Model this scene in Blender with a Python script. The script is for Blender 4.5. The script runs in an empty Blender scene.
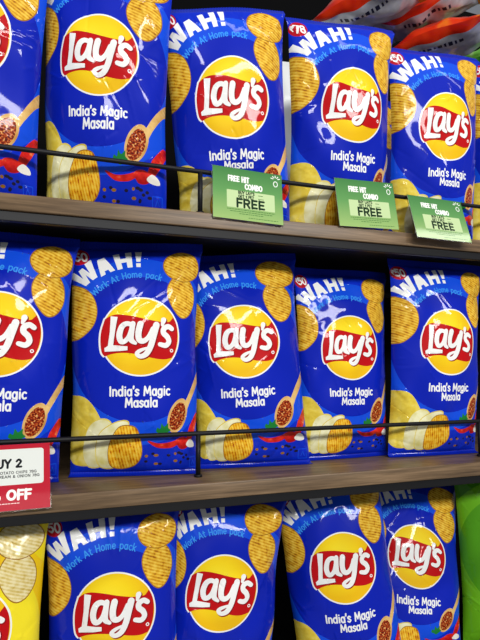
import bpy, math, random
import numpy as np
from math import sin, cos, pi, radians as RAD
from mathutils import Vector, Matrix
from mathutils.geometry import delaunay_2d_cdt

SC = bpy.context.scene
COL = SC.collection

# ------------------------------------------------------------------ helpers
def link(name, me, parent=None):
    o = bpy.data.objects.new(name, me)
    COL.objects.link(o)
    if parent is not None:
        o.parent = parent
    return o

def tag(o, label=None, cat=None, group=None, kind=None):
    if label: o['label'] = label
    if cat: o['category'] = cat
    if group: o['group'] = group
    if kind: o['kind'] = kind
    return o

def thing(name, loc, label, cat, group=None, rot=None):
    o = bpy.data.objects.new(name, None)
    o.empty_display_size = .02
    COL.objects.link(o)
    o.location = loc
    if rot is not None: o.rotation_euler = rot
    return tag(o, label, cat, group)

def mesh(name, verts, faces, mats, idx=None, smooth=False, uv=None):
    me = bpy.data.meshes.new(name)
    me.from_pydata([tuple(v) for v in verts], [], [tuple(f) for f in faces])
    for m in (mats if isinstance(mats, (list, tuple)) else [mats]):
        me.materials.append(m)
    if idx is not None:
        me.polygons.foreach_set('material_index', idx)
    me.polygons.foreach_set('use_smooth', [smooth] * len(me.polygons))
    if uv is not None:
        lay = me.uv_layers.new(name='print')
        li = np.zeros(len(me.loops), dtype=np.int32)
        me.loops.foreach_get('vertex_index', li)
        lay.data.foreach_set('uv', np.asarray(uv, dtype=np.float32)[li].ravel())
    me.update()
    return me

class MB:
    """collects boxes and bars into one mesh"""
    def __init__(s): s.v = []; s.f = []
    def box(s, x0, y0, z0, x1, y1, z1, b=0.0):
        n = len(s.v)
        if b <= 0:
            s.v += [(x, y, z) for z in (z0, z1) for x, y in ((x0, y0), (x1, y0), (x1, y1), (x0, y1))]
            s.f += [tuple(n + i for i in q) for q in ((3, 2, 1, 0), (4, 5, 6, 7), (0, 1, 5, 4), (1, 2, 6, 5), (2, 3, 7, 6), (3, 0, 4, 7))]
        else:   # box along X with rounded front/back edges
            prof = []
            for cy, cz, a0 in ((y0 + b, z0 + b, 180), (y1 - b, z0 + b, 270), (y1 - b, z1 - b, 0), (y0 + b, z1 - b, 90)):
                for k in range(5):
                    a = RAD(a0 + 90 * k / 4)
                    prof.append((cy + b * cos(a), cz + b * sin(a)))
            m = len(prof)
            s.v += [(x0, y, z) for y, z in prof] + [(x1, y, z) for y, z in prof]
            s.f += [(n + i, n + m + i, n + m + (i + 1) % m, n + (i + 1) % m) for i in range(m)]
            s.f += [tuple(n + i for i in range(m)), tuple(n + m + i for i in reversed(range(m)))]
        return s
    def tube(s, pts, r, k=12):
        pts = [Vector(p) for p in pts]
        n0 = len(s.v); rings = []
        for i, p in enumerate(pts):
            a = pts[max(i - 1, 0)]; b = pts[min(i + 1, len(pts) - 1)]
            d = (b - a).normalized()
            up = Vector((0, 1, 0)) if abs(d.y) < .9 else Vector((1, 0, 0))
            e1 = d.cross(up).normalized(); e2 = d.cross(e1)
            rings.append(len(s.v))
            for j in range(k):
                t = 2 * pi * j / k
                s.v.append(tuple(p + r * (cos(t) * e1 + sin(t) * e2)))
        for i in range(len(pts) - 1):
            for j in range(k):
                a, b = rings[i], rings[i + 1]
                s.f.append((a + j, a + (j + 1) % k, b + (j + 1) % k, b + j))
        s.f.append(tuple(rings[0] + j for j in reversed(range(k))))
        s.f.append(tuple(rings[-1] + j for j in range(k)))
        return s
    def build(s, name, mat, parent=None, smooth=False):
        return link(name, mesh(name, s.v, s.f, mat, smooth=smooth), parent)

# ---------------------------------------------------------------- materials
def srgb(h):
    h = h.lstrip('#')
    c = [int(h[i:i + 2], 16) / 255 for i in (0, 2, 4)]
    return tuple(x / 12.92 if x <= .04045 else ((x + .055) / 1.055) ** 2.4 for x in c) + (1,)

def new_mat(name):
    m = bpy.data.materials.new(name); m.use_nodes = True
    nt = m.node_tree
    return m, nt, nt.nodes['Principled BSDF']

def N(nt, t, **kw):
    n = nt.nodes.new(t)
    for k, v in kw.items():
        if k in n.inputs: n.inputs[k].default_value = v
        else: setattr(n, k, v)
    return n

def film_surface(nt, bs, rough=.42, coat=.4, bump=.10):
    """glossy crinkled plastic film: fine wrinkles as bump"""
    bs.inputs['Roughness'].default_value = rough
    bs.inputs['Specular IOR Level'].default_value = .06
    bs.inputs['Coat Weight'].default_value = coat
    bs.inputs['Coat Roughness'].default_value = .05
    tc = N(nt, 'ShaderNodeTexCoord')
    inf = N(nt, 'ShaderNodeObjectInfo')
    add = N(nt, 'ShaderNodeVectorMath', operation='ADD')
    nt.links.new(tc.outputs['Object'], add.inputs[0])
    nt.links.new(inf.outputs['Location'], add.inputs[1])
    n1 = N(nt, 'ShaderNodeTexNoise', Scale=38., Detail=3., Roughness=.5)
    n1.noise_type = 'RIDGED_MULTIFRACTAL' if hasattr(n1, 'noise_type') else n1.noise_type
    nt.links.new(add.outputs[0], n1.inputs['Vector'])
    bp = N(nt, 'ShaderNodeBump', Strength=bump, Distance=.002)
    nt.links.new(n1.outputs[0], bp.inputs['Height'])
    nt.links.new(bp.outputs[0], bs.inputs['Normal'])
    nt.links.new(bp.outputs[0], bs.inputs['Coat Normal'])

def film(name, hexcol, **kw):
    m, nt, bs = new_mat(name)
    bs.inputs['Base Color'].default_value = srgb(hexcol)
    film_surface(nt, bs, **kw)
    return m

def film_ramp(name, stops, source, **kw):
    """printed pattern whose colour comes from a procedural field of the print coordinates"""
    m, nt, bs = new_mat(name)
    uv = N(nt, 'ShaderNodeUVMap'); uv.uv_map = 'print'
    r = N(nt, 'ShaderNodeValToRGB')
    el = r.color_ramp.elements
    el[0].position, el[0].color = stops[0][0], srgb(stops[0][1])
    el[1].position, el[1].color = stops[-1][0], srgb(stops[-1][1])
    for p, c in stops[1:-1]:
        e = el.new(p); e.color = srgb(c)
    out = source(nt, uv.outputs[0])
    nt.links.new(out, r.inputs[0])
    nt.links.new(r.outputs[0], bs.inputs['Base Color'])
    film_surface(nt, bs, **kw)
    return m, nt, bs, uv, r

def fld_noise(scale, detail=3.):
    def f(nt, uv):
        n = N(nt, 'ShaderNodeTexNoise', Scale=scale, Detail=detail)
        nt.links.new(uv, n.inputs['Vector']); return n.outputs[0]
    return f

def fld_chip(scale, ang, spots=True):
    def f(nt, uv):
        mp = N(nt, 'ShaderNodeMapping'); mp.inputs['Rotation'].default_value = (0, 0, RAD(ang))
        nt.links.new(uv, mp.inputs['Vector'])
        w = N(nt, 'ShaderNodeTexWave', Scale=scale, Distortion=.5)
        w.inputs['Detail Scale'].default_value = 1.
        nt.links.new(mp.outputs[0], w.inputs['Vector'])
        n = N(nt, 'ShaderNodeTexNoise', Scale=26., Detail=4.)
        nt.links.new(uv, n.inputs['Vector'])
        a = N(nt, 'ShaderNodeMath', operation='MULTIPLY'); a.inputs[1].default_value = .26
        nt.links.new(w.outputs['Fac'], a.inputs[0])
        b = N(nt, 'ShaderNodeMath', operation='ADD')
        nt.links.new(a.outputs[0], b.inputs[0]); nt.links.new(n.outputs[0], b.inputs[1])
        return b.outputs[0]
    return f

def fld_y(y0, y1):
    def f(nt, uv):
        s = N(nt, 'ShaderNodeSeparateXYZ'); nt.links.new(uv, s.inputs[0])
        m = N(nt, 'ShaderNodeMapRange'); m.inputs['From Min'].default_value = y0; m.inputs['From Max'].default_value = y1
        nt.links.new(s.outputs['Y'], m.inputs[0]); return m.outputs[0]
    return f

def fld_logo(nt, uv):
    # printed shading of the yellow sun disc: distance from a point up-left of its centre
    v = N(nt, 'ShaderNodeVectorMath', operation='DISTANCE'); v.inputs[1].default_value = (-.04, -.06, 0)
    nt.links.new(uv, v.inputs[0]); return v.outputs['Value']

def plain(name, hexcol, rough=.5, metal=0., spec=.5):
    m, nt, bs = new_mat(name)
    bs.inputs['Base Color'].default_value = srgb(hexcol)
    bs.inputs['Roughness'].default_value = rough
    bs.inputs['Metallic'].default_value = metal
    bs.inputs['Specular IOR Level'].default_value = spec
    n = N(nt, 'ShaderNodeTexNoise', Scale=60., Detail=2.)
    tc = N(nt, 'ShaderNodeTexCoord'); nt.links.new(tc.outputs['Object'], n.inputs['Vector'])
    bp = N(nt, 'ShaderNodeBump', Strength=.04, Distance=.001)
    nt.links.new(n.outputs[0], bp.inputs['Height']); nt.links.new(bp.outputs[0], bs.inputs['Normal'])
    return m

M = {}
M['outer'] = film('film_royal_blue', '#0a2cc0')
M['band'] = film('film_bright_blue', '#114cda')
M['oval'] = film('film_deep_blue', '#0921ae')
M['sky'] = film('print_light_blue', '#3a98ee')
M['white'] = film('print_white', '#f2f2ee')
M['red'] = film('print_red', '#bc0c12')
M['redshadow'] = film('print_dark_red', '#8e0a12')
M['yellow'] = film_ramp('print_sun_yellow', [(0, '#fdea34'), (.17, '#f8d61c'), (.29, '#eebc14')], fld_logo)[0]
M['chip'] = film_ramp('print_ridged_crisp', [(.36, '#955410'), (.46, '#c4861a'), (.60, '#dfa928'), (.84, '#f0ca50')], fld_chip(15., 68))[0]
M['chip_low'] = film_ramp('print_ridged_crisp_front', [(.36, '#a84a0a'), (.47, '#d68812'), (.62, '#ecb01e'), (.84, '#f8d04c')], fld_chip(15., 12))[0]
M['chip_edge'] = film('print_crisp_rim', '#9c6a16')
M['potato'] = film_ramp('print_potato', [(.3, '#c9a41e'), (.5, '#e6cd4a'), (.7, '#f1e28a')], fld_noise(7.))[0]
M['slice'] = film_ramp('print_potato_slice', [(.3, '#d9cf7a'), (.6, '#f2efc4')], fld_noise(9.))[0]
M['spoon'] = film_ramp('print_wooden_spoon', [(.3, '#c08a40'), (.7, '#ecc47c')], fld_noise(9.))[0]
M['spice'] = film_ramp('print_ground_spice', [(.38, '#4a120a'), (.5, '#9a2c10'), (.6, '#c8641e'), (.66, '#e6c27a')], fld_noise(70., 2.))[0]
M['chili'] = film_ramp('print_red_chilli', [(.35, '#a80c10'), (.6, '#e02a1e'), (.75, '#f08a50')], fld_noise(14.))[0]
M['leaf'] = film('print_coriander_leaf', '#1f7a34')
M['garlic'] = film('print_garlic', '#ece8dc')
M['pepper'] = film('print_peppercorn', '#1c1830')
M['badge'] = film('print_badge_red', '#b80f22')
M['back'] = film('film_back_blue', '#0c2496')
M['seal'] = film('film_seal_blue', '#0c26aa')
# yellow and green neighbours
M['y_outer'] = film('film_lemon_yellow', '#f0d818'); M['y_band'] = film('film_warm_yellow', '#f2c812'); M['y_oval'] = film('film_bright_yellow', '#f6e22a')
M['y_chip'] = film_ramp('print_pale_crisp', [(.36, '#c9a848'), (.5, '#e0c878'), (.8, '#f4e6b0')], fld_chip(15., 68))[0]
M['g_outer'] = film('film_leaf_green', '#3f8412'); M['g_band'] = film('film_lime_green', '#68b01c'); M['g_oval'] = film('film_dark_green', '#4f9a18')
M['wood'] = None

# ------------------------------------------------------------- vector print
def catmull(pts, k=6, closed=False):
    P = [np.array(p, float) for p in pts]; out = []
    n = len(P)
    rng = range(n) if closed else range(n - 1)
    for i in rng:
        if closed: a, b, c, d = P[(i - 1) % n], P[i], P[(i + 1) % n], P[(i + 2) % n]
        else: a, b, c, d = P[max(i - 1, 0)], P[i], P[i + 1], P[min(i + 2, n - 1)]
        for j in range(k):
            t = j / k
            out.append(.5 * ((2 * b) + (c - a) * t + (2 * a - 5 * b + 4 * c - d) * t * t + (3 * b - a - 3 * c + d) * t ** 3))
    if not closed: out.append(P[-1])
    return [tuple(p) for p in out]

def ell(cx, cy, rx, ry, ang=0, k=28):
    a = RAD(ang); o = []
    for i in range(k):
        t = 2 * pi * i / k; x, y = rx * cos(t), ry * sin(t)
        o.append((cx + x * cos(a) - y * sin(a), cy + x * sin(a) + y * cos(a)))
    return o

def arc(cx, cy, rx, ry, a0, a1, k=8):
    return [(cx + rx * cos(RAD(a0 + (a1 - a0) * i / k)), cy + ry * sin(RAD(a0 + (a1 - a0) * i / k))) for i in range(k + 1)]

def area(p):
    return .5 * sum(p[i][0] * p[(i + 1) % len(p)][1] - p[(i + 1) % len(p)][0] * p[i][1] for i in range(len(p)))

def stroke(pts, w, cap=True):
    """a pen stroke as a chain of quads (w: one width or one per point)"""
    P = [np.array(p, float) for p in pts]
    n = len(P); W = [w] * n if np.isscalar(w) else list(np.interp(np.linspace(0, 1, n), np.linspace(0, 1, len(w)), w))
    L = []; Rr = []
    for i in range(n):
        a, b = P[max(i - 1, 0)], P[min(i + 1, n - 1)]
        d = b - a; d = d / (np.linalg.norm(d) + 1e-12)
        if 0 < i < n - 1:
            d1 = P[i] - P[i - 1]; d1 = d1 / (np.linalg.norm(d1) + 1e-12)
            m = 1 / max(.6, abs(d1 @ d))
        else: m = 1
        nn = np.array([-d[1], d[0]]) * W[i] / 2 * m
        L.append(P[i] + nn); Rr.append(P[i] - nn)
    out = []
    for i in range(n - 1):
        out.append([tuple(L[i]), tuple(Rr[i]), tuple(Rr[i + 1]), tuple(L[i + 1])])
    if cap:
        for i in (0, n - 1): out.append(ell(P[i][0], P[i][1], W[i] / 2, W[i] / 2, 0, 10))
    return out

# a small pen-stroke alphabet: cap height 1, baseline 0, y up -> (advance, strokes)
def _font():
    S = lambda *p: list(p)
    F = {}
    o = lambda cx=.3, cy=.34, rx=.24, ry=.34: arc(cx, cy, rx, ry, 0, 360, 16)
    F[' '] = (.42, [])
    F['I'] = (.34, [S((.17, 0), (.17, 1))])
    F['n'] = (.66, [S((.12, 0), (.12, .68)), arc(.32, .42, .2, .26, 170, 0, 7) + [(.52, 0)]])
    F['m'] = (.98, [S((.12, 0), (.12, .68)), arc(.29, .42, .17, .26, 170, 0, 6) + [(.46, 0)], arc(.65, .42, .19, .26, 170, 0, 6) + [(.84, 0)]])
    F['d'] = (.68, [o(), S((.54, 0), (.54, 1.05))])
    F['i'] = (.30, [S((.15, 0), (.15, .68)), S((.15, .95), (.15, .96))])
    F['a'] = (.66, [o(.3, .34, .22, .34), S((.53, 0), (.53, .68))])
    F['o'] = (.64, [o(.32, .34, .24, .34)])
    F['e'] = (.62, [[(.08, .36), (.54, .36)] , arc(.31, .34, .23, .34, 5, 320, 12)])
    F['c'] = (.54, [arc(.32, .34, .24, .34, 50, 310, 10)])
    F['g'] = (.66, [o(.3, .34, .22, .34), [(.53, .68), (.53, -.05)] + arc(.3, -.05, .23, .22, 0, -150, 7)[1:]])
    F['l'] = (.30, [S((.15, 0), (.15, 1.05))])
    F['s'] = (.52, [catmull([(.45, .58), (.26, .68), (.09, .53), (.26, .36), (.44, .2), (.26, 0), (.06, .1)], 4)])
    F['r'] = (.46, [S((.12, 0), (.12, .68)), arc(.32, .44, .2, .24, 170, 70, 4)])
    F['k'] = (.60, [S((.12, 0), (.12, 1.05)), S((.5, .68), (.14, .3)), S((.22, .38), (.52, 0))])
    F['t'] = (.46, [[(.2, .95), (.2, .15), (.28, .01), (.4, .03)], S((.05, .68), (.4, .68))])
    F['p'] = (.68, [S((.12, .68), (.12, -.3)), o(.36, .34, .24, .34)])
    F["'"] = (.22, [S((.12, 1.05), (.09, .8))])
    F['M'] = (.98, [S((.12, 0), (.2, 1)), S((.2, 1), (.49, .25)), S((.49, .25), (.78, 1)), S((.78, 1), (.86, 0))])
    F['W'] = (1.08, [S((.08, 1), (.28, 0)), S((.28, 0), (.54, .8)), S((.54, .8), (.8, 0)), S((.8, 0), (1.0, 1))])
    F['A'] = (.80, [S((.06, 0), (.4, 1)), S((.4, 1), (.74, 0)), S((.18, .33), (.62, .33))])
    F['H'] = (.76, [S((.12, 0), (.12, 1)), S((.64, 0), (.64, 1)), S((.12, .5), (.64, .5))])
    F['F'] = (.60, [S((.12, 0), (.12, 1)), S((.12, .94), (.55, .94)), S((.12, .5), (.5, .5))])
    F['E'] = (.64, F['F'][1] + [S((.12, .06), (.56, .06))])
    F['L'] = (.58, [S((.12, 1), (.12, 0)), S((.12, .06), (.54, .06))])
    F['R'] = (.70, [S((.12, 0), (.12, 1)), [(.12, .94), (.38, .94)] + arc(.38, .7, .22, .24, 90, -90, 6) + [(.12, .46)], S((.36, .46), (.6, 0))])
    F['P'] = (.66, F['R'][1][:2])
    F['B'] = (.70, [S((.12, 0), (.12, 1)), [(.12, .94), (.36, .94)] + arc(.36, .73, .2, .21, 90, -90, 6) + [(.12, .52)], [(.36, .52)] + arc(.38, .29, .22, .23, 90, -90, 6) + [(.12, .06)]])
    F['D'] = (.76, [S((.12, 0), (.12, 1)), [(.12, .94), (.3, .94)] + arc(.3, .5, .34, .44, 90, -90, 9) + [(.12, .06)]])
    F['T'] = (.64, [S((.32, 0), (.32, 1)), S((.05, .94), (.59, .94))])
    F['C'] = (.74, [arc(.42, .5, .32, .46, 45, 315, 12)])
    F['G'] = (.78, [arc(.42, .5, .32, .46, 45, 330, 12), [(.72, .2), (.72, .48), (.48, .48)]])
    F['O'] = (.84, [arc(.42, .5, .33, .46, 0, 360, 18)])
    F['U'] = (.76, [[(.12, 1), (.12, .35)] + arc(.38, .35, .26, .33, 180, 360, 9) + [(.64, 1)]])
    F['Y'] = (.70, [S((.05, 1), (.35, .48)), S((.65, 1), (.35, .48)), S((.35, .48), (.35, 0))])
    F['S'] = (.64, [catmull([(.56, .8), (.32, .95), (.1, .76), (.32, .53), (.56, .28), (.32, .05), (.07, .2)], 4)])
    F['N'] = (.78, [S((.12, 0), (.12, 1)), S((.12, 1), (.66, 0)), S((.66, 0), (.66, 1))])
    F['2'] = (.64, [catmull([(.08, .74), (.3, .96), (.53, .72), (.36, .42), (.08, .06)], 5), S((.08, .06), (.58, .06))])
    F['1'] = (.44, [[(.06, .8), (.26, .98), (.26, 0)]])
    F['0'] = (.66, [arc(.33, .5, .25, .46, 0, 360, 16)])
    F['5'] = (.64, [[(.54, .94), (.16, .94), (.13, .55)], catmull([(.13, .55), (.36, .62), (.56, .34), (.34, .05), (.08, .14)], 4)])
    F['7'] = (.60, [[(.06, .94), (.54, .94), (.22, 0)]])
    F['8'] = (.64, [arc(.32, .74, .2, .21, 0, 360, 12), arc(.32, .28, .24, .26, 0, 360, 12)])
    F['&'] = (.76, [catmull([(.68, 0), (.2, .68), (.34, .96), (.48, .76), (.12, .3), (.3, .03), (.66, .44)], 4)])
    F['%'] = (.96, [arc(.2, .75, .14, .2, 0, 360, 10), arc(.74, .25, .14, .2, 0, 360, 10), S((.22, 0), (.72, 1))])
    F['!'] = (.3, [S((.15, .34), (.15, 1)), S((.15, .04), (.15, .05))])
    F['R$'] = (.60, [S((.06, .94), (.54, .94)), S((.06, .7), (.54, .7)), [(.06, .94), (.2, .94)] + arc(.2, .69, .22, .25, 90, -90, 6) + [(.08, .44)], S((.14, .44), (.46, 0))])
    return F
FONT = _font()

def text_polys(s, size, w, place, width=1.0, track=0., align='c'):
    """pen text; place(x, y) maps text space (y up) to print space"""
    chars = list(s)
    adv = [FONT[c][0] * width + track for c in chars]
    tot = sum(adv); x = {'c': -tot / 2, 'l': 0., 'r': -tot}[align]
    out = []
    for c, a in zip(chars, adv):
        for st in FONT[c][1]:
            pts = [((x + px * width) * size, py * size) for px, py in st]
            for q in stroke(pts, w * size):
                out.append([place(*p) for p in q])
        x += a
    return out

def block_glyph(ch):
    """heavy block capitals, unit height, (width, polygons)"""
    if ch == 'W': return 1.22, [[(0, 1), (.32, 1), (.40, .38), (.50, .85), (.72, .85), (.82, .38), (.90, 1), (1.22, 1), (1.0, 0), (.70, 0), (.61, .45), (.52, 0), (.22, 0)]]
    if ch == 'A': return .92, [[(0, 0), (.28, 1), (.64, 1), (.92, 0), (.62, 0), (.57, .2), (.35, .2), (.30, 0)]]
    if ch == 'H': return .92, [[(0, 0), (0, 1), (.31, 1), (.31, .63), (.61, .63), (.61, 1), (.92, 1), (.92, 0), (.61, 0), (.61, .37), (.31, .37), (.31, 0)]]
    if ch == '!': return .34, [[(.0, 1), (.34, 1), (.28, .34), (.06, .34)], [(.04, 0), (.04, .24), (.30, .24), (.30, 0)]]

XMIN, XMAX, YTOP, YBOT = -.5, .5, -.67, 1.0
HT = YBOT - YTOP

def logo_polys():
    K = 748.
    T = lambda pts: [((x - 232) / K, (y - 258) / K) for x, y in pts]
    it = []
    rib_top = catmull([(44, 165), (70, 148), (110, 138), (180, 145), (260, 163), (330, 177), (385, 178), (402, 166), (414, 152)], 4)
    rib_right = catmull([(414, 152), (433, 190), (441, 240), (437, 300), (422, 350), (405, 377)], 4)
    rib_bot = catmull([(405, 377), (360, 385), (300, 378), (230, 360), (170, 350), (120, 349), (75, 356), (45, 368)], 4)
    rib_left = catmull([(45, 368), (28, 345), (21, 290), (25, 230), (44, 165)], 4)
    rib = rib_top[:-1] + rib_right[:-1] + rib_bot[:-1] + rib_left[:-1]
    cx, cy = 232, 262
    grow = []
    for x, y in rib:
        d = math.hypot(x - cx, y - cy); grow.append((x + (x - cx) / d * 9, y + (y - cy) / d * 9))
    it += [(T(ell(235, 259, 218, 218, 0, 64)), 'white'), (T(grow), 'white')]
    it += [(T(ell(235, 259, 210, 210, 0, 64)), 'yellow')]
    it += [(T([(x, y + 9) for x, y in rib_bot] + [(x, y) for x, y in reversed(rib_bot)]), 'chip_edge')] if False else []
    it += [(T(rib), 'red')]
    def letters(dx, dy, mat, grow=0):
        o = []
        L = [(74, 148), (110, 152), (98, 225), (88, 306), (130, 310), (164, 313), (164, 334), (120, 338), (44, 341), (42, 322), (60, 310), (70, 235)]
        o.append((T([(x + dx, y + dy) for x, y in L]), mat))
        def st(p, w, k=5, closed=False):
            c = catmull([(x + dx, y + dy) for x, y in p], k)
            for q in stroke(c, np.array(w, float) + grow if not np.isscalar(w) else w + grow): o.append((T(q), mat))
        st([(188, 196), (160, 188), (134, 204), (120, 248), (128, 284), (150, 284), (172, 256), (190, 200)], [24, 26, 30, 32, 30, 26, 24, 24])
        st([(192, 188), (184, 240), (184, 278), (206, 296)], [28, 30, 30, 18])
        st([(232, 190), (222, 236), (226, 276), (250, 284), (276, 262), (300, 215)], [34, 33, 32, 28, 24, 24])
        st([(318, 196), (304, 250), (288, 310), (264, 354), (232, 368), (214, 352), (232, 336), (268, 322)], [36, 34, 32, 30, 24, 22, 20, 12])
        st([(358, 168), (350, 196)], [30, 16], 2)
        st([(406, 216), (384, 204), (360, 216), (358, 240), (380, 262), (388, 288), (370, 308), (338, 302)], [26, 28, 30, 30, 30, 28, 28, 24])
        return o
    it += letters(5, 5, 'redshadow', 3)
    it += letters(0, 0, 'white')
    it += [(T(ell(404, 337, 10, 10, 0, 10)), 'white'), (T(ell(404, 337, 5, 5, 0, 8)), 'red')]
    return it

def blob(pts, mat, k=5, edge=None, grow=1.05):
    c = catmull(pts, k, True)
    o = []
    if edge:
        mx = sum(p[0] for p in c) / len(c); my = sum(p[1] for p in c) / len(c)
        o.append(([(mx + (x - mx) * grow, my + (y - my) * grow) for x, y in c], edge))
    o.append((c, mat)); return o

def ring_place(r0, ang0, cx=0., cy=0.):
    def f(x, y):
        a = RAD(ang0) - x / r0; r = r0 + y
        return (cx + r * cos(a), cy - r * sin(a))
    return f

def art_items(badge='50', style='blue'):
    it = []
    o, b, v = {'blue': ('outer', 'band', 'oval'), 'yellow': ('y_outer', 'y_band', 'y_oval'), 'green': ('g_outer', 'g_band', 'g_oval')}[style]
    it.append(([(XMIN, YTOP), (XMAX, YTOP), (XMAX, YBOT), (XMIN, YBOT)], o))
    it.append((ell(0, .10, .66, .69, 0, 72), b))
    it.append((ell(0, .09, .505, .535, 0, 72), v))
    chip = 'y_chip' if style != 'blue' else 'chip'
    # crisps: left, two at the upper right
    if style != 'green': it += blob([(-.52, -.35), (-.44, -.37), (-.35, -.31), (-.31, -.20), (-.33, -.09), (-.40, -.01), (-.47, .02), (-.52, -.02)], chip, edge='chip_edge', grow=1.04)
    it += blob([(.20, -.36), (.26, -.45), (.36, -.44), (.43, -.36), (.44, -.25), (.38, -.16), (.30, -.15), (.22, -.25)], chip, edge='chip_edge')
    it += blob([(.17, -.53), (.20, -.61), (.30, -.65), (.42, -.62), (.48, -.54), (.45, -.46), (.34, -.42), (.22, -.45)], chip, edge='chip_edge')
    if style == 'blue':
        # WAH! on an arc
        H = .135
        for ch, ang, r0, sc in (('W', 130.5, .540, 1.10), ('A', 116.6, .528, .98), ('H', 102.6, .524, .98), ('!', 92.0, .524, .98)):
            w, ps = block_glyph(ch)
            f = ring_place(r0, ang)
            for p in ps:
                q = []
                for i in range(len(p)):
                    (x0, y0), (x1, y1) = p[i], p[(i + 1) % len(p)]
                    for t in (0, .5): q.append(((x0 + (x1 - x0) * t - w / 2) * .122 * sc, (y0 + (y1 - y0) * t) * H * sc * .96))
                it.append(([f(x, y) for x, y in q], 'white'))
        for q in text_polys('Work At Home pack', .047, .15, ring_place(.442, 104), width=.95, track=.05): it.append((q, 'sky'))
        for q in text_polys("India's Magic", .064, .19, lambda x, y: (x + .0, .430 - y), width=.95, track=.02): it.append((q, 'white'))
        for q in text_polys("Masala", .064, .19, lambda x, y: (x + .01, .512 - y), width=.95, track=.02): it.append((q, 'white'))
        it.append((ell(-.435, -.60, .066, .062), 'badge'))
        for q in text_polys(badge, .066, .2, lambda x, y: (x - .42 - .15 * y, -.568 - y), track=.03): it.append((q, 'white'))
        for q in text_polys(['R$'], .04, .18, lambda x, y: (x - .48, -.585 - y)): it.append((q, 'white'))
    # spoon with ground spice, lower right
    if style == 'green': return it + blob([(-.52, .62), (-.36, .55), (-.2, .62), (-.1, .8), (-.2, 1.0), (-.52, 1.0)], 'g_band') + logo_polys()
    for q in stroke(catmull([(.30, .60), (.38, .48), (.46, .36), (.54, .26)], 5), [.07, .045, .05, .06]): it.append((q, 'spoon'))
    it.append((ell(.285, .585, .078, .132, 22), 'spoon'))
    it.append((ell(.283, .59, .061, .108, 22), 'spice'))
    # red chilli, tomato, garlic, leaf, peppercorns
    for q in stroke(catmull([(.385, .775), (.43, .69), (.49, .60)], 5), [.05, .075, .05]): it.append((q, 'chili'))
    for q in stroke(catmull([(.06, .765), (.13, .80), (.22, .80), (.29, .775)], 5), [.01, .035, .045, .035]): it.append((q, 'chili'))
    it += blob([(.27, .765), (.33, .745), (.385, .77), (.37, .825), (.30, .83)], 'chili')
    it += blob([(.36, .80), (.40, .765), (.445, .79), (.45, .825), (.39, .825)], 'garlic')
    it += blob([(.115, .695), (.125, .665), (.145, .675), (.155, .635), (.175, .66), (.205, .635), (.205, .67), (.225, .69), (.20, .705), (.17, .725), (.145, .71)], 'leaf', 3)
    rnd = random.Random(5)
    for k in range(16):
        it.append((ell(.04 + .36 * rnd.random(), .855 + .09 * rnd.random(), .011 + .008 * rnd.random(), .011, 0, 8), 'pepper' if rnd.random() < .85 else 'chip_edge'))
    # small quality mark in the lower corner
    for p in ([(.40, .90), (.40, .98)], [(.40, .98), (.47, .98)], [(.47, .98), (.47, .90)], [(.47, .90), (.40, .90)], [(.42, .96), (.435, .92)], [(.435, .92), (.45, .96)]):
        for q in stroke(p, .006, False): it.append((q, 'band'))
    # potato, slices and ridged crisp, lower left
    it += blob([(-.52, .46), (-.46, .43), (-.38, .45), (-.31, .53), (-.26, .65), (-.27, .80), (-.32, .92), (-.42, .95), (-.50, .90), (-.54, .70)], 'potato')
    it += blob([(-.36, .66), (-.27, .60), (-.20, .64), (-.22, .80), (-.26, .93), (-.36, .95), (-.40, .84)], 'slice', edge='potato')
    it += blob([(-.28, .70), (-.16, .62), (-.08, .64), (-.16, .82), (-.18, .95), (-.28, .95), (-.31, .84)], 'slice', edge='potato')
    it += blob([(-.20, .74), (-.14, .655), (-.04, .66), (.00, .74), (.01, .86), (-.04, .94), (-.14, .97), (-.21, .94), (-.225, .84)], 'chip_low', edge='chip_edge', grow=1.04)
    it += logo_polys()
    return it

def cdt(items, grid=None):
    """one continuous planar mesh: every triangle takes the colour of the topmost shape over it"""
    vs = []; es = []; polys = []
    for poly, m in items:
        p = [tuple(map(float, q)) for q in poly]
        if abs(area(p)) < 1e-9: continue
        n = len(vs); vs += p; es += [(n + i, n + (i + 1) % len(p)) for i in range(len(p))]; polys.append((np.array(p), m))
    if grid: vs += grid
    V, E_, F_, ov, oe, of = delaunay_2d_cdt([Vector(v) for v in vs], es, [], 0, 1e-7, False)
    V = np.array([(v[0], v[1]) for v in V])
    T = np.array([tuple(f) for f in F_])
    c = V[T].mean(1)
    lab = np.full(len(T), -1)
    for k, (p, m) in enumerate(polys):
        lo, hi = p.min(0), p.max(0)
        sel = np.nonzero((c[:, 0] > lo[0]) & (c[:, 0] < hi[0]) & (c[:, 1] > lo[1]) & (c[:, 1] < hi[1]))[0]
        if not len(sel): continue
        x, y = c[sel, 0], c[sel, 1]
        w = np.zeros(len(sel), int)
        q = np.roll(p, -1, 0)
        for (x0, y0), (x1, y1) in zip(p, q):
            cr = (x1 - x0) * (y - y0) - (y1 - y0) * (x - x0)
            w += ((y0 <= y) & (y1 > y) & (cr > 0)).astype(int) - ((y0 > y) & (y1 <= y) & (cr < 0)).astype(int)
        lab[sel[w != 0]] = k
    base = polys[0][0]; lo, hi = base.min(0), base.max(0)
    ok = (c[:, 0] > lo[0]) & (c[:, 0] < hi[0]) & (c[:, 1] > lo[1]) & (c[:, 1] < hi[1]) & (lab >= 0)
    idx = np.nonzero(ok)[0]
    return V, [tuple(int(i) for i in T[k]) for k in idx], [polys[lab[k]][1] for k in idx]

def grid_pts(n=96, m=164):
    o = []
    for j in range(m + 1):
        for i in range(n + 1):
            x = XMIN + (XMAX - XMIN) * (i + (.5 if j % 2 and 0 < i < n else 0)) / n
            y = YTOP + (YBOT - YTOP) * j / m
            x = min(x, XMAX); 
            o.append((x, y))
    return o

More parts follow.
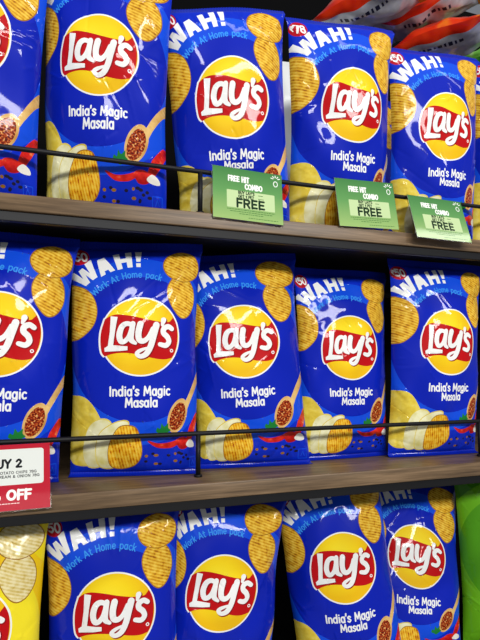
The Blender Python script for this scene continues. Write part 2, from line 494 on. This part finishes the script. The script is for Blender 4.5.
_ART = {}
def get_art(badge, style):
    if (badge, style) not in _ART:
        _ART[(badge, style)] = cdt(art_items(badge, style), grid_pts())
    return _ART[(badge, style)]

# ---------------------------------------------------------------- chip bags
BW = .165
class Shape:
    def __init__(s, seed, T=.036, puff=1.0, bend=(0, 0), roll=0., lean=0., sq=1., fold=.3, ox=0., vs=1.):
        s.vs = vs; s.roll, s.lean, s.sq, s.fold, s.ox = roll, lean, sq, fold, ox
        r = s.r = random.Random(seed)
        s.T = T * puff
        s.lump = [(r.uniform(2, 7), r.uniform(2, 7), r.uniform(0, 6.28), r.uniform(0, 6.28), r.choice((-1, 1))) for _ in range(9)]
        s.cre = []
        def add(x, y, ang, ln, A, w): s.cre.append((x, y, cos(RAD(ang)), sin(RAD(ang)), ln, A, w))
        U = r.uniform
        sg = lambda: r.choice((-1, 1))
        for _ in range(10): add(U(-.45, .45), -.665, U(55, 125), U(.10, .34), sg() * U(.004, .010), U(.006, .013))
        for _ in range(10): add(U(-.45, .45), 1.0, -U(55, 125), U(.1, .32), sg() * U(.004, .011), U(.006, .014))
        for sd in (-1, 1):
            for _ in range(12):
                a = U(-55, 55)
                add(sd * .49, U(-.6, .95), a if sd < 0 else 180 - a, U(.10, .30), sg() * U(.004, .010), U(.006, .012))
        for _ in range(9): add(U(-.4, .4), U(-.6, .6), U(30, 150), U(.3, .7), r.choice((-1, 1, 1)) * U(.0030, .0060), U(.0045, .008))
        for _ in range(4):      # small starred dents
            cx, cy = U(-.4, .4), U(-.5, .9)
            for k in range(4): add(cx, cy, U(0, 360), U(.06, .16), sg() * U(.003, .006), U(.006, .010))
        for sd in (-1, 1):      # corner folds
            add(sd * .5, -.67, 90 + sd * 38, .38, .016, .022); add(sd * .5, 1.0, -90 - sd * 38, .34, .016, .022)
        s.edge = [(r.uniform(5, 16), r.uniform(0, 6.28), r.uniform(.002, .006)) for _ in range(6)]
        s.wave = (r.uniform(4, 8), r.uniform(0, 6.28), r.uniform(.006, .014))
        s.bend = bend
    def front(s, x, y):
        """print coords (bag widths) -> local metres; arrays"""
        x = x + s.ox * (1 - (2 * x) ** 4)          # where the print sits across this bag
        t = np.clip((YBOT - y) / HT, 0, 1); tt = t ** .85
        wf = s._wf(x, t)
        pr = np.maximum(0, 1 - np.abs(2 * x) ** 2.2) ** .7 * np.maximum(0, 1 - np.abs(1 - 2 * tt) ** 3) ** .65
        h = s.T / BW * pr
        l = 0
        for a, b, c, d, g in s.lump: l = l + g * np.sin(a * x * 3 + c) * np.sin(b * y * 2 + d)
        h = h + .0045 * l * np.minimum(1, pr * 1.6)
        edge = np.minimum(1, (1 - np.abs(2 * x)) * 9) * np.minimum(1, t * 30 + .0) * np.minimum(1, (1 - t) * 30)
        for (cx, cy, ux, uy, ln, A, w) in s.cre:
            dx, dy = x - cx, y - cy
            al = dx * ux + dy * uy; ac = -dx * uy + dy * ux
            tap = np.clip(al / ln + .02, 0, 1) * np.clip(1 - al / ln, 0, 1)
            tap = np.where((al > -.01) & (al < ln), np.clip(1 - al / ln, 0, 1) ** .7, 0)
            h = h + A * tap * np.exp(-np.abs(ac) / w) * edge
        return s._pos(x, -h, t, wf)
    def back(s, x, y):
        t = np.clip((YBOT - y) / HT, 0, 1); tt = t ** .85
        wf = s._wf(x, t)
        pr = np.maximum(0, 1 - np.abs(2 * x) ** 2.2) ** .7 * np.maximum(0, 1 - np.abs(1 - 2 * tt) ** 3) ** .65
        return s._pos(x, .75 * s.T / BW * pr, t, wf)
    def _wf(s, x, t):
        # the filled bag pulls its side edges in; the sealed ends keep the full width
        c = .085 * np.where(t < .5, .8 + .2 * np.minimum(1, t / .2), np.minimum(1, np.sin(pi * np.clip(t, 0, 1)) ** .55 * 1.05))
        e = sum(a * np.sin(f * t + p + 1.7 * np.sign(x)) for f, p, a in s.edge) * np.abs(2 * x) ** 4
        return 1.01 + e - c * np.abs(2 * x) ** 3.2 + .015 * np.exp(-((1 - t) / .04))
    def _pos(s, x, h, t, wf):
        k, p, a = s.wave
        z = .03 + HT * s.vs * t - (1 - s.sq) * HT * np.minimum(t, .34)
        yb = h + a * np.sin(k * x + p) * (t ** 2) * 1.2 + .05 * (2 * x) ** 2 * .35 + s.bend[0] * t ** 2
        xx = x * wf + s.bend[1] * t ** 2
        # tilt in the bag's own plane; the bottom stays flat on the shelf
        g = np.clip(t * 2.5, 0, 1)
        z2 = z * cos(s.roll) - xx * sin(s.roll) * g
        return np.stack([xx * cos(s.roll) + z * sin(s.roll), yb + sin(s.lean) * z2, z2 * cos(s.lean)], -1) * BW

def add_bag(key, pose, label, group, badge='50', style='blue', T=.031, seed=0, fold=.3, vs=1., bend=(0, 0), name='chip_bag', zshelf=0., cat='chip bag'):
    X, Y, yaw, lean, roll, sc, sq, ox = pose
    root = thing(name, (X, Y, zshelf + .0012), label, cat, group)
    # yaw on the shelf; lean and roll are part of the soft bag's shape
    Rm = Matrix.Rotation(yaw, 4, 'Z')
    root.rotation_euler = Rm.to_euler()
    root.scale = (sc, sc, sc)
    sh = Shape(seed, T, bend=bend, roll=roll, lean=lean, sq=sq, fold=fold, ox=ox, vs=vs)
    V, tri, ti = get_art(badge, style)
    P = sh.front(V[:, 0], V[:, 1])
    ml = sorted(set(ti)); mi = {m: i for i, m in enumerate(ml)}
    # print coordinates are y-down, so flip the winding to face the viewer
    f = [(a[0],) + tuple(reversed(a[1:])) for a in tri]
    me = mesh('front_panel', P, f, [M[m] for m in ml], [mi[m] for m in ti], True, V)
    front = link('front_panel', me, root)
    sealm, backm = (M['seal'], M['back']) if style == 'blue' else (M[style[0] + '_outer'], M[style[0] + '_outer'])
    # back panel
    n, m = 24, 40
    gx, gy = np.meshgrid(np.linspace(XMIN, XMAX, n + 1), np.linspace(YTOP, YBOT, m + 1))
    B = sh.back(gx.ravel(), gy.ravel())
    bf = []
    for j in range(m):
        for i in range(n):
            a = j * (n + 1) + i
            bf.append((a, a + 1, a + n + 2, a + n + 1))
    back = link('back_panel', mesh('back_panel', B, bf, backm, smooth=True), root)
    # top seal: crimped strip with a pinked edge
    n = 96
    xs = np.linspace(XMIN, XMAX, n + 1); sv = []; sf = []
    base = sh.back(xs, np.full(n + 1, YTOP)) / BW
    rows = 5
    for k in range(rows + 1):
        hgt = .06 * k / rows
        q = base.copy()
        q[:, 2] += hgt / math.sqrt(1 + sh.fold ** 2) + (0.006 * (np.arange(n + 1) % 2) if k == rows else 0)
        q[:, 1] += .003 * (np.arange(n + 1) % 2) * (k > 0) + .10 * hgt * np.sin(9 * xs + sh.wave[1]) + hgt * sh.fold / math.sqrt(1 + sh.fold ** 2)
        sv += list(q * BW)
    th = .0007
    nv = len(sv)
    sv += [v + np.array([0, th, 0]) for v in sv]
    def strip(nv, n, rows):
        f = []
        for k in range(rows):
            for i in range(n):
                a = k * (n + 1) + i
                f.append((a, a + 1, a + n + 2, a + n + 1)); f.append((nv + a, nv + a + n + 1, nv + a + n + 2, nv + a + 1))
        top = rows * (n + 1)
        for i in range(n):
            f.append((top + i, top + i + 1, nv + top + i + 1, nv + top + i)); f.append((i + 1, i, nv + i, nv + i + 1))
        return f
    ts = link('top_seal', mesh('top_seal', sv, strip(nv, n, rows), sealm, smooth=False), root)
    # bottom seal: folded forward onto the shelf
    base = sh.back(xs, np.full(n + 1, YBOT)) / BW
    sv = []
    for k in range(rows + 1):
        u = k / rows
        q = base.copy()
        q[:, 2] = .03 - .026 * math.sin(u * pi / 2) ** .8
        q[:, 1] -= .055 * (1 - math.cos(u * pi / 2)) + .002 * (np.arange(n + 1) % 2)
        q[:, 0] *= 1 + .02 * u
        sv += list(q * BW)
    nv = len(sv)
    sv += [v + np.array([0, th, -.0003]) for v in sv]
    bs_ = link('bottom_seal', mesh('bottom_seal', sv, [tuple(reversed(q)) for q in strip(nv, n, rows)], sealm, smooth=False), root)
    lo = min((Rm @ v.co).z for o in root.children for v in o.data.vertices) * sc
    root.location.z = zshelf + .0004 - lo
    return root


# ------------------------------------------------------------- the setting
ZO = 1.15                       # height of the middle shelf's wooden top
SH = .32                        # shelf spacing
def wood_mat():
    m, nt, bs = new_mat('laminate_oak')
    tc = N(nt, 'ShaderNodeTexCoord')
    mp = N(nt, 'ShaderNodeMapping'); mp.inputs['Scale'].default_value = (5., 60., 130.)
    nt.links.new(tc.outputs['Object'], mp.inputs['Vector'])
    n1 = N(nt, 'ShaderNodeTexNoise', Scale=1.6, Detail=6., Roughness=.65)
    nt.links.new(mp.outputs[0], n1.inputs['Vector'])
    r = N(nt, 'ShaderNodeValToRGB'); e = r.color_ramp.elements
    e[0].position, e[0].color = .3, srgb('#4c3b2a')
    e[1].position, e[1].color = .72, srgb('#957a5c')
    x = e.new(.5); x.color = srgb('#6f5940')
    nt.links.new(n1.outputs[0], r.inputs[0]); nt.links.new(r.outputs[0], bs.inputs['Base Color'])
    bs.inputs['Roughness'].default_value = .42
    bp = N(nt, 'ShaderNodeBump', Strength=.12, Distance=.0006)
    nt.links.new(n1.outputs[0], bp.inputs['Height']); nt.links.new(bp.outputs[0], bs.inputs['Normal'])
    return m
M['wood'] = wood_mat()
M['black'] = plain('black_steel', '#121214', .5, spec=.25)
M['blackwall'] = plain('matt_black_panel', '#060607', .9, spec=.1)
M['floor'] = plain('grey_floor_tile', '#9a968f', .35)

X0, X1, YB = -.42, 1.30, .44
w = MB().box(X0, YB + .004, .2, X1, YB + .03, ZO + 1.05).build('wall_back', M['blackwall']); tag(w, kind='structure')
fl = MB().box(-2.0, -2.4, -.03, 3.0, .6, 0).build('floor', M['floor']); tag(fl, kind='structure')
tr = MB().box(X0, 0, ZO - SH - .019, X1, YB, ZO - SH, .0015).build('trim_1', M['black']); tag(tr, kind='structure')

def shelf(z, rail_y, rail_z, posts, label):
    t = thing('wooden_shelf', (0, 0, z), label, 'shelf')
    MB().box(X0, 0, -.0185, X1, YB, 0, .0014).build('board', M['wood'], t, True)
    sf = MB().box(X0, .0035, -.0295, X1, .0115, -.0187, .001)
    sf.box(X0, .0115, -.0200, X1, YB, -.0187)
    sf.box(X0, YB - .02, -.0295, X1, YB, -.0200)
    sf.build('steel_frame', M['black'], t)
    MB().tube([(X0 + .02 * i * (X1 - X0) / 1.0 * 0 + X0 * 0 + X0 + (X1 - X0) * i / 24, rail_y, rail_z) for i in range(25)], .0029).build('guard_rail', M['black'], t, True)
    for px in posts:
        p = MB().tube([(px, rail_y, .0003), (px, rail_y, rail_z - .0005)], .0031)
        p.tube([(px, rail_y, .0003), (px, rail_y, .0028)], .0052, 16)
        p.build('rail_post', M['black'], t, True)
    return t
shelf(ZO + SH, .010, .0535, (-.25, .190, .632, 1.07), 'upper wooden shelf with black guard rail and three green price cards on its edge')
shelf(ZO, .041, .0525, (-.25, .1978, .639, 1.08), 'lower wooden shelf with black guard rail and a red discount sign on its edge')

# -------------------------------------------------------------- the bags
P_ = {"T1": [-0.076, 0.0655, -0.2579, -0.15, 0.06, 1.023, 1.0006, 0.0148], "T2": [0.083, 0.061, -0.3, -0.1869, 0.025, 0.95, 1.14, -0.035], "T3": [0.2569, 0.0587, -0.12, -0.22, -0.12, 0.985, 0.74, -0.0112], "T4": [0.4123, 0.061, -0.06, -0.2075, -0.06, 0.975, 0.955, 0.045], "T5": [0.5766, 0.055, -0.03, -0.1411, -0.06, 0.975, 0.91, 0.02], "M1": [-0.042, 0.086, -0.16, -0.03, 0.0418, 1.0137, 1.0007, 0.0295], "M2": [0.1273, 0.0821, -0.2118, -0.033, -0.0074, 1.0108, 1.0003, 0.0426], "M3": [0.2936, 0.086, -0.12, 0.0163, -0.079, 1.0059, 0.955, -0.0619], "M4": [0.4435, 0.104, 0.03, -0.02, -0.0115, 0.985, 0.95, -0.0155], "M5": [0.585, 0.079, -0.06, -0.05, 0.02, 1.0064, 0.95, 0.04], "B2": [0.1099, 0.092, -0.2, -0.0452, -0.0261, 0.9909, 0.98, 0.0215], "B3": [0.236, 0.098, -0.04, -0.0049, 0.0894, 0.9803, 0.9998, -0.0689], "B4": [0.456, 0.108, -0.2885, 0.06, -0.123, 1.0153, 0.95, 0.0085], "B5": [0.581, 0.128, -0.18, 0.25, 0.13, 0.985, 0.88, -0.06]}
P_['T6'] = [.735, .055, -.20, -.08, .03, 1.01, 1., 0.]
P_['B1'] = [-0.056, 0.08, -0.1, 0.02, 0.0, 1.0, 1.0, 0.0]
P_['B6'] = [0.754, 0.11, -0.34, 0.05, 0.0, 1.0, 1.0, 0.0]
P_['R1'] = [.47, .21, -.1, .02, .0, 1.01, 1., 0.]     # second row, middle shelf
P_['R2'] = [.552, .235, -.08, .0, .0, 1.12, 1., 0.]     # second row, upper shelf: carries the packets
P_['R3'] = [.748, .235, -.08, .0, .0, 1.12, 1., 0.]
GT, GM, GB = 'blue chip bags on the upper shelf', 'blue chip bags on the lower shelf', 'chip bags below the lower shelf'
LAB = {
 'T1': (GT, 'blue chip bag cut by the left frame edge, leftmost on the upper shelf'),
 'T2': (GT, 'blue chip bag on the upper shelf left of the leftmost green price card'),
 'T3': (GT, 'blue chip bag standing behind the leftmost green price card'),
 'T4': (GT, 'blue chip bag with a 78 badge standing behind the middle green price card'),
 'T5': (GT, 'blue chip bag standing behind the tilted rightmost green price card'),
 'T6': (GT, 'sliver of a blue chip bag at the right frame edge of the upper shelf'),
 'M1': (GM, 'blue chip bag standing behind the red discount sign'),
 'M2': (GM, 'blue chip bag on the lower shelf just right of the red discount sign'),
 'M3': (GM, 'middle of the five front blue chip bags on the lower shelf'),
 'M4': (GM, 'blue chip bag on the lower shelf, second from right, another bag peeking above it'),
 'M5': (GM, 'rightmost blue chip bag on the lower shelf with a red 50 badge'),
 'R1': (GM, 'blue chip bag peeking out in the second row on the lower shelf'),
 'R2': (GT, 'blue chip bag in the second row under the red snack packets'),
 'R3': (GT, 'blue chip bag in the second row under the green and white snack packet'),
 'B1': (GB, 'yellow chip bag at the bottom left corner'),
 'B2': (GB, 'blue chip bag in the bottom row, right next to the yellow bag'),
 'B3': (GB, 'blue chip bag in the bottom row, second blue one from the yellow bag'),
 'B4': (GB, 'blue chip bag in the bottom row, third blue one from the yellow bag'),
 'B5': (GB, 'blue chip bag in the bottom row, beside the green bag'),
 'B6': (GB, 'shiny green chip bag at the bottom right corner'),
}
BAGS = {}
for i, (k, ps) in enumerate(P_.items()):
    z = {'T': ZO + SH, 'M': ZO, 'R': ZO if k == 'R1' else ZO + SH, 'B': ZO - SH}[k[0]]
    g, l = LAB[k]
    BAGS[k] = add_bag(k, ps, l, g, badge='78' if k == 'T4' else '50', style={'B1': 'yellow', 'B6': 'green'}.get(k, 'blue'), seed=31 + 7 * i, zshelf=z, T={'M4': .027, 'M5': .028}.get(k, .031), fold=.7 if k[0] == 'T' else .25, vs=1.07 if k in ('T3', 'T4', 'T5', 'T6') else 1.03 if k[0] == 'T' else 1.02 if k == 'M3' else 1.035 if k == 'M5' else 1.)

# ------------------------------------------------------------ price signs
M['card_green'] = None
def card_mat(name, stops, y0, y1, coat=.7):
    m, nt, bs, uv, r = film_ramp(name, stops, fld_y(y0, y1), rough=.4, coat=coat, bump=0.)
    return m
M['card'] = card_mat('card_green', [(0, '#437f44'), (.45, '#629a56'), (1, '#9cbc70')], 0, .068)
M['cardbox'] = film('card_pale_box', '#c2d8a0', bump=0., rough=.4, coat=.25)
M['ink'] = film('card_ink', '#16301a', bump=0., rough=.4, coat=.25)
M['inkthin'] = film('card_small_ink', '#3c6a34', bump=0., rough=.4, coat=.25)
M['cwhite'] = film('card_white', '#f4f6ee', bump=0., rough=.4, coat=.25)
M['cred'] = film('card_red', '#b82032', bump=0., rough=.4, coat=.08)
M['cbox2'] = film('card_white_box', '#dfe2da', bump=0., rough=.4, coat=.25)
M['cink'] = film('card_black_ink', '#191a1e', bump=0., rough=.4, coat=.25)
M['paper'] = plain('card_back_paper', '#e8e8e0', .6)
def clear_mat():
    m, nt, bs = new_mat('clear_plastic')
    bs.inputs['Base Color'].default_value = (.95, .97, .96, 1)
    bs.inputs['Transmission Weight'].default_value = 1.
    bs.inputs['Roughness'].default_value = .05
    bs.inputs['IOR'].default_value = 1.3
    return m
M['clear'] = clear_mat()

def card(name, w, h, items, loc, lean, roll, label, cat, group=None, yaw=0.):
    """thin printed card in a clear sleeve; local origin at the middle of its bottom edge, print y runs down from the top"""
    t = thing(name, loc, label, cat, group)
    t.rotation_euler = (Matrix.Rotation(yaw, 4, 'Z') @ Matrix.Rotation(-lean, 4, 'X') @ Matrix.Rotation(roll, 4, 'Y')).to_euler()
    V, tri, ti = cdt(items)
    n = len(V); th = .0006
    v = [(x, 0, h - y) for x, y in V]
    f = [(a[0],) + tuple(reversed(a[1:])) for a in tri]
    ml = sorted(set(ti)); mi = {m: i for i, m in enumerate(ml)}
    idx = [mi[m] for m in ti]
    c = [(-w / 2, 0, 0), (w / 2, 0, 0), (w / 2, 0, h), (-w / 2, 0, h)]
    v += c + [(x, th, z) for x, y, z in c]
    f += [(n + 4, n + 7, n + 6, n + 5)] + [(n + i, n + 4 + i, n + 4 + (i + 1) % 4, n + (i + 1) % 4) for i in range(4)]
    idx += [len(ml)] * 5
    uv = list(map(tuple, V)) + [(0, 0)] * 8
    link('printed_card', mesh('printed_card', v, f, [M[m] for m in ml] + [M['paper']], idx, False, uv), t)
    e = .0009
    s = MB().box(-w / 2 - e, th + .0002, -e, w / 2 + e, th + .0010, h + e)
    s.build('clear_sleeve', M['clear'], t)
    return t

def rect(x0, y0, x1, y1, r=0.):
    if r <= 0: return [(x0, y0), (x1, y0), (x1, y1), (x0, y1)]
    o = []
    for cx, cy, a in ((x1 - r, y0 + r, 270), (x1 - r, y1 - r, 0), (x0 + r, y1 - r, 90), (x0 + r, y0 + r, 180)):
        o += [(cx + r * cos(RAD(a + 15 * k)), cy + r * sin(RAD(a + 15 * k))) for k in range(7)]
    return o

def green_items():
    w, h = .093, .068
    mm = .001; x0 = -w / 2
    it = [(rect(-w / 2, 0, w / 2, h), 'card')]
    def tx(s, size, x, y, wt, mat, width=.8, align='l', track=.0):
        for q in text_polys(s, size * mm, wt, lambda a, b: (x0 + x * mm + a, y * mm - b), width, track, align): it.append((q, mat))
    tx('FREE HIT', 7., 20, 17.5, .24, 'cwhite', .78, track=.04)
    tx('COMBO', 7., 42, 26.5, .24, 'cwhite', .78, track=.04)
    it.append((rect(x0 + .018, .0295, x0 + .082, .0525, .001), 'cardbox'))
    tx("BUY LAY'S", 3.9, 33, 33.6, .25, 'ink', .95, track=.04); tx('GET 1 PET', 3.9, 33, 38.8, .25, 'ink', .95, track=.04)
    for a, b, y in ((59.5, 66, 33), (59.5, 67, 37.6)):
        for q in stroke([(x0 + a * mm, y * mm), (x0 + b * mm, y * mm)], .0008, False): it.append((q, 'inkthin'))
    tx('FREE', 11., 30, 51, .25, 'ink', 1.28, track=.06)
    # rows of small print too fine to read: short dashes
    rnd = random.Random(3)
    for y, a, b in ((54.8, 18, 82), (57.4, 22, 78), (60., 34, 66), (64.4, 46, 86)):
        x = a
        while x < b:
            l = rnd.uniform(1.5, 4.)
            for q in stroke([(x0 + x * mm, y * mm), (x0 + min(x + l, b) * mm, y * mm)], .0008, False): it.append((q, 'inkthin'))
            x += l + .8
    # small white flower-like mark
    for k in range(5):
        a = RAD(200 + 35 * k)
        for q in stroke([(x0 + .084 + .0035 * cos(a), .0075 + .003 * sin(a)), (x0 + .084 + .0065 * cos(a), .0075 + .0055 * sin(a))], .0011): it.append((q, 'cwhite'))
    for q in stroke([(x0 + .084 + .0028 * cos(RAD(a)), .0135 + .0036 * sin(RAD(a))) for a in range(0, 361, 30)], .0010): it.append((q, 'cwhite'))
    return w, h, it
gw, gh, gi = green_items()
GC = 'green price cards on the upper shelf edge'
def mid(a, b): return (a + b) / 2
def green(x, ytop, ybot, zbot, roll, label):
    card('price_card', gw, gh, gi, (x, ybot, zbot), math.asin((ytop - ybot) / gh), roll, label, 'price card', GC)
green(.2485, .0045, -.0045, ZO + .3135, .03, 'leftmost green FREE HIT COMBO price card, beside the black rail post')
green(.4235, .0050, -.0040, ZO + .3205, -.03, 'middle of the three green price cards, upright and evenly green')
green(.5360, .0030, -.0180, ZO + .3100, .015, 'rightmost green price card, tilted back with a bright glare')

def red_items():
    w, h = .128, .074; mm = .001; x0 = w / 2
    it = [(rect(-w / 2, 0, w / 2, h), 'cred'), (rect(-w / 2 + .006, .0055, x0 - .0065, .0465, .003), 'cbox2')]
    def tx(s, size, xr, y, wt, mat, width=1.05, track=.05):
        for q in text_polys(s, size * mm, wt, lambda a, b: (x0 - xr * mm + a, y * mm - b), width, track, 'r'): it.append((q, mat))
    tx('BUY 2', 9.3, 28., 27, .25, 'cink', 1.0)
    tx('MASALA POTATO CHIPS 78G', 3.0, 13.5, 34.2, .19, 'cink', 1.14, .06)
    tx('STYLE CREAM & ONION 78G', 3.0, 10.5, 38.6, .19, 'cink', 1.14, .06)
    tx('50% OFF', 10.2, 18, 62.5, .26, 'cwhite', 1.08, .06)
    rnd = random.Random(4); x = 30
    while x < 92:
        l = rnd.uniform(1.5, 4.)
        for q in stroke([(x0 - x * mm, .0665), (x0 - (x + l) * mm, .0665)], .0007, False): it.append((q, 'cwhite'))
        x += l + .8
    return w, h, it
rw, rh, ri = red_items()
card('discount_sign', rw, rh, ri, (.0245 - rw / 2, -.0098, ZO - .0105), math.asin(.0425 / rh), -.01, 'red discount sign with white BUY 2 panel on the lower shelf edge', 'sign')

# -------------------------------------------- small packets piled at the top
M['p_red'] = film_ramp('packet_red_print', [(.42, '#c4200e'), (.56, '#e23a14'), (.66, '#f08a1c'), (.72, '#f2e2c8')], fld_noise(3.2, 2.), rough=.28)[0]
M['p_silver'] = film_ramp('packet_silver_side', [(.3, '#a4a4ac'), (.55, '#c4c4cc'), (.75, '#e4e4ea')], fld_noise(5., 3.), rough=.3)[0]; M['p_silver'].node_tree.nodes['Principled BSDF'].inputs['Metallic'].default_value = .35
M['p_ink'] = film('packet_dark_print', '#23233a')
M['p_green'] = film_ramp('packet_green_print', [(.35, '#2c7a2a'), (.52, '#6cb23a'), (.66, '#d8ecc0')], fld_noise(4., 2.))[0]
M['p_white'] = film('packet_white_side', '#e6e8e6')
M['p_orange'] = film('packet_orange_end', '#c98a2c')
def packet(loc, rot, label, top, side, L=.15, Wd=.105, T=.024, seed=1, group='small snack packets piled on top'):
    t = thing('snack_packet', loc, label, 'snack packet', group, rot)
    r = random.Random(seed); n, m = 44, 30
    ph = [(r.uniform(4, 11), r.uniform(3, 8), r.uniform(0, 6), r.uniform(0, 6)) for _ in range(6)]
    V = []; UV = []
    for s in (1, -1):
        for j in range(m + 1):
            for i in range(n + 1):
                a, b = -1 + 2 * i / n, -1 + 2 * j / m
                h = T * max(0, 1 - abs(a) ** 2.6) ** .7 * max(0, 1 - abs(b) ** 2.2) ** .6
                wr = sum(sin(p * a + u) * sin(q * b + v) for p, q, u, v in ph) * .0016 + .0022 * abs(sin(9 * b + 2 * sin(3 * a))) * abs(a) ** 3
                k = min(1, 4 * (1 - abs(a))) * min(1, 4 * (1 - abs(b)))
                V.append((a * L / 2, b * Wd / 2 * (1 - .05 * cos(a * 1.5)), s * h + wr * k + .004 * sin(3 * a + ph[0][2])))
                UV.append((a * .5 + .3 * s, b * .4))
    F = []; idx = []
    for s in (0, 1):
        o = s * (n + 1) * (m + 1)
        for j in range(m):
            for i in range(n):
                q = o + j * (n + 1) + i
                f = (q, q + 1, q + n + 2, q + n + 1)
                F.append(f if s == 0 else f[::-1])
                b = -1 + 2 * (j + .5) / m; a = -1 + 2 * (i + .5) / n
                mi = 0 if (s == 0 or b < -.80) else 1
                if s == 1 and -.62 < b < -.48 and abs(a) < .55 and (i * 7 + seed) % 5 < 3: mi = 2
                if s == 1 and -.30 < b < -.24 and abs(a) < .5 and (i * 5 + seed) % 4 < 3: mi = 2
                idx.append(mi)
    link('packet_body', mesh('packet_body', V, F, [M[top], M[side], M['p_ink']], idx, True, UV), t)
    for e in (-1, 1):
        v = []; f = []
        for k in range(4):
            for j in range(m + 1):
                b = -1 + 2 * j / m
                x = e * (L / 2 + .012 * k / 3 + (.0012 * (j % 2) if k == 3 else 0))
                v.append((x, b * Wd / 2, .004 * sin(3 * e + ph[0][2]) + .0025 * k / 3 * sin(5 * b + e)))
        nv = len(v); v += [(x, y, z - .0006) for x, y, z in v]
        for k in range(3):
            for j in range(m):
                q = k * (m + 1) + j
                f.append((q, q + 1, q + m + 2, q + m + 1)); f.append((nv + q, nv + q + m + 1, nv + q + m + 2, nv + q + 1))
        link('end_seal', mesh('end_seal', v, f, M['p_orange'] if (top == 'p_red' and e > 0) else M[side], uv=[(0, 0)] * len(v)), t)
    return t
PKA = math.atan2(-.10, .077)
packet((.634, .115, ZO + .750), (RAD(10), RAD(-8), PKA), 'red and silver snack packet, topmost of the pile at the upper right', 'p_red', 'p_silver', seed=2, T=.025, Wd=.11)
packet((.650, .105, ZO + .692), (RAD(8), RAD(-5), PKA), 'silver snack packet with dark print, under the topmost red one', 'p_red', 'p_silver', seed=3, T=.025, Wd=.11)
packet((.502, .110, ZO + .720), (RAD(10), RAD(-8), PKA), 'red and silver snack packet with orange end, left of the upper right pile', 'p_red', 'p_silver', seed=4, T=.025, Wd=.11)
packet((.752, .165, ZO + .700), (RAD(10), RAD(2), PKA + .1), 'green and white snack packet at the right edge below the red ones', 'p_green', 'p_white', seed=5, T=.024, Wd=.09)
packet((.415, .200, ZO + SH + .176), (RAD(88), 0, RAD(-20)), 'white snack packet standing in the gap between two blue bags on the upper shelf', 'p_white', 'p_white', seed=6, T=.02, L=.14, Wd=.35, group='snack packets in the second row')

# ----------------------------------------------------------- light, camera
def area_light(name, loc, size, energy, rot, color=(1, 1, 1)):
    d = bpy.data.lights.new(name, 'AREA'); d.shape = 'RECTANGLE'; d.size, d.size_y = size; d.energy = energy; d.color = color
    o = bpy.data.objects.new(name, d); COL.objects.link(o); o.location = loc; o.rotation_euler = rot
    return o
area_light('ceiling_tube_near', (.70, -1.0, ZO + 1.55), (2.6, .10), 9, (RAD(24), 0, 0), (1, .99, .97))
area_light('ceiling_tube_far', (.25, -2.6, ZO + 1.10), (3.0, .24), 80, (RAD(64), 0, 0), (1, .99, .97))
wd = bpy.data.worlds.new('store'); SC.world = wd; wd.use_nodes = True
bg = wd.node_tree.nodes['Background']; bg.inputs[0].default_value = (.75, .8, .9, 1); bg.inputs[1].default_value = .24

yaw, pitch, roll = 0.35899813607335673, 0.08726544335407813, -0.0025205042757123867
cp, sp = cos(pitch), sin(pitch)
f_ = Vector((sin(yaw) * cp, cos(yaw) * cp, sp)); r_ = Vector((cos(yaw), -sin(yaw), 0)); u_ = r_.cross(f_)
c, s = cos(roll), sin(roll)
rr = c * r_ + s * u_; uu = -s * r_ + c * u_
cd = bpy.data.cameras.new('camera'); co = bpy.data.objects.new('camera', cd); COL.objects.link(co)
co.matrix_world = Matrix(((rr.x, uu.x, -f_.x, 0), (rr.y, uu.y, -f_.y, -.63398), (rr.z, uu.z, -f_.z, ZO + .13175), (0, 0, 0, 1)))
cd.sensor_fit = 'VERTICAL'; cd.sensor_height = 24; cd.lens = 560 / 640 * 24; cd.clip_start = .02
SC.camera = co
vs = SC.view_settings
vs.view_transform = 'Standard'; vs.look = 'None'; vs.gamma = 1; vs.exposure = 0.0; vs.use_curve_mapping = False
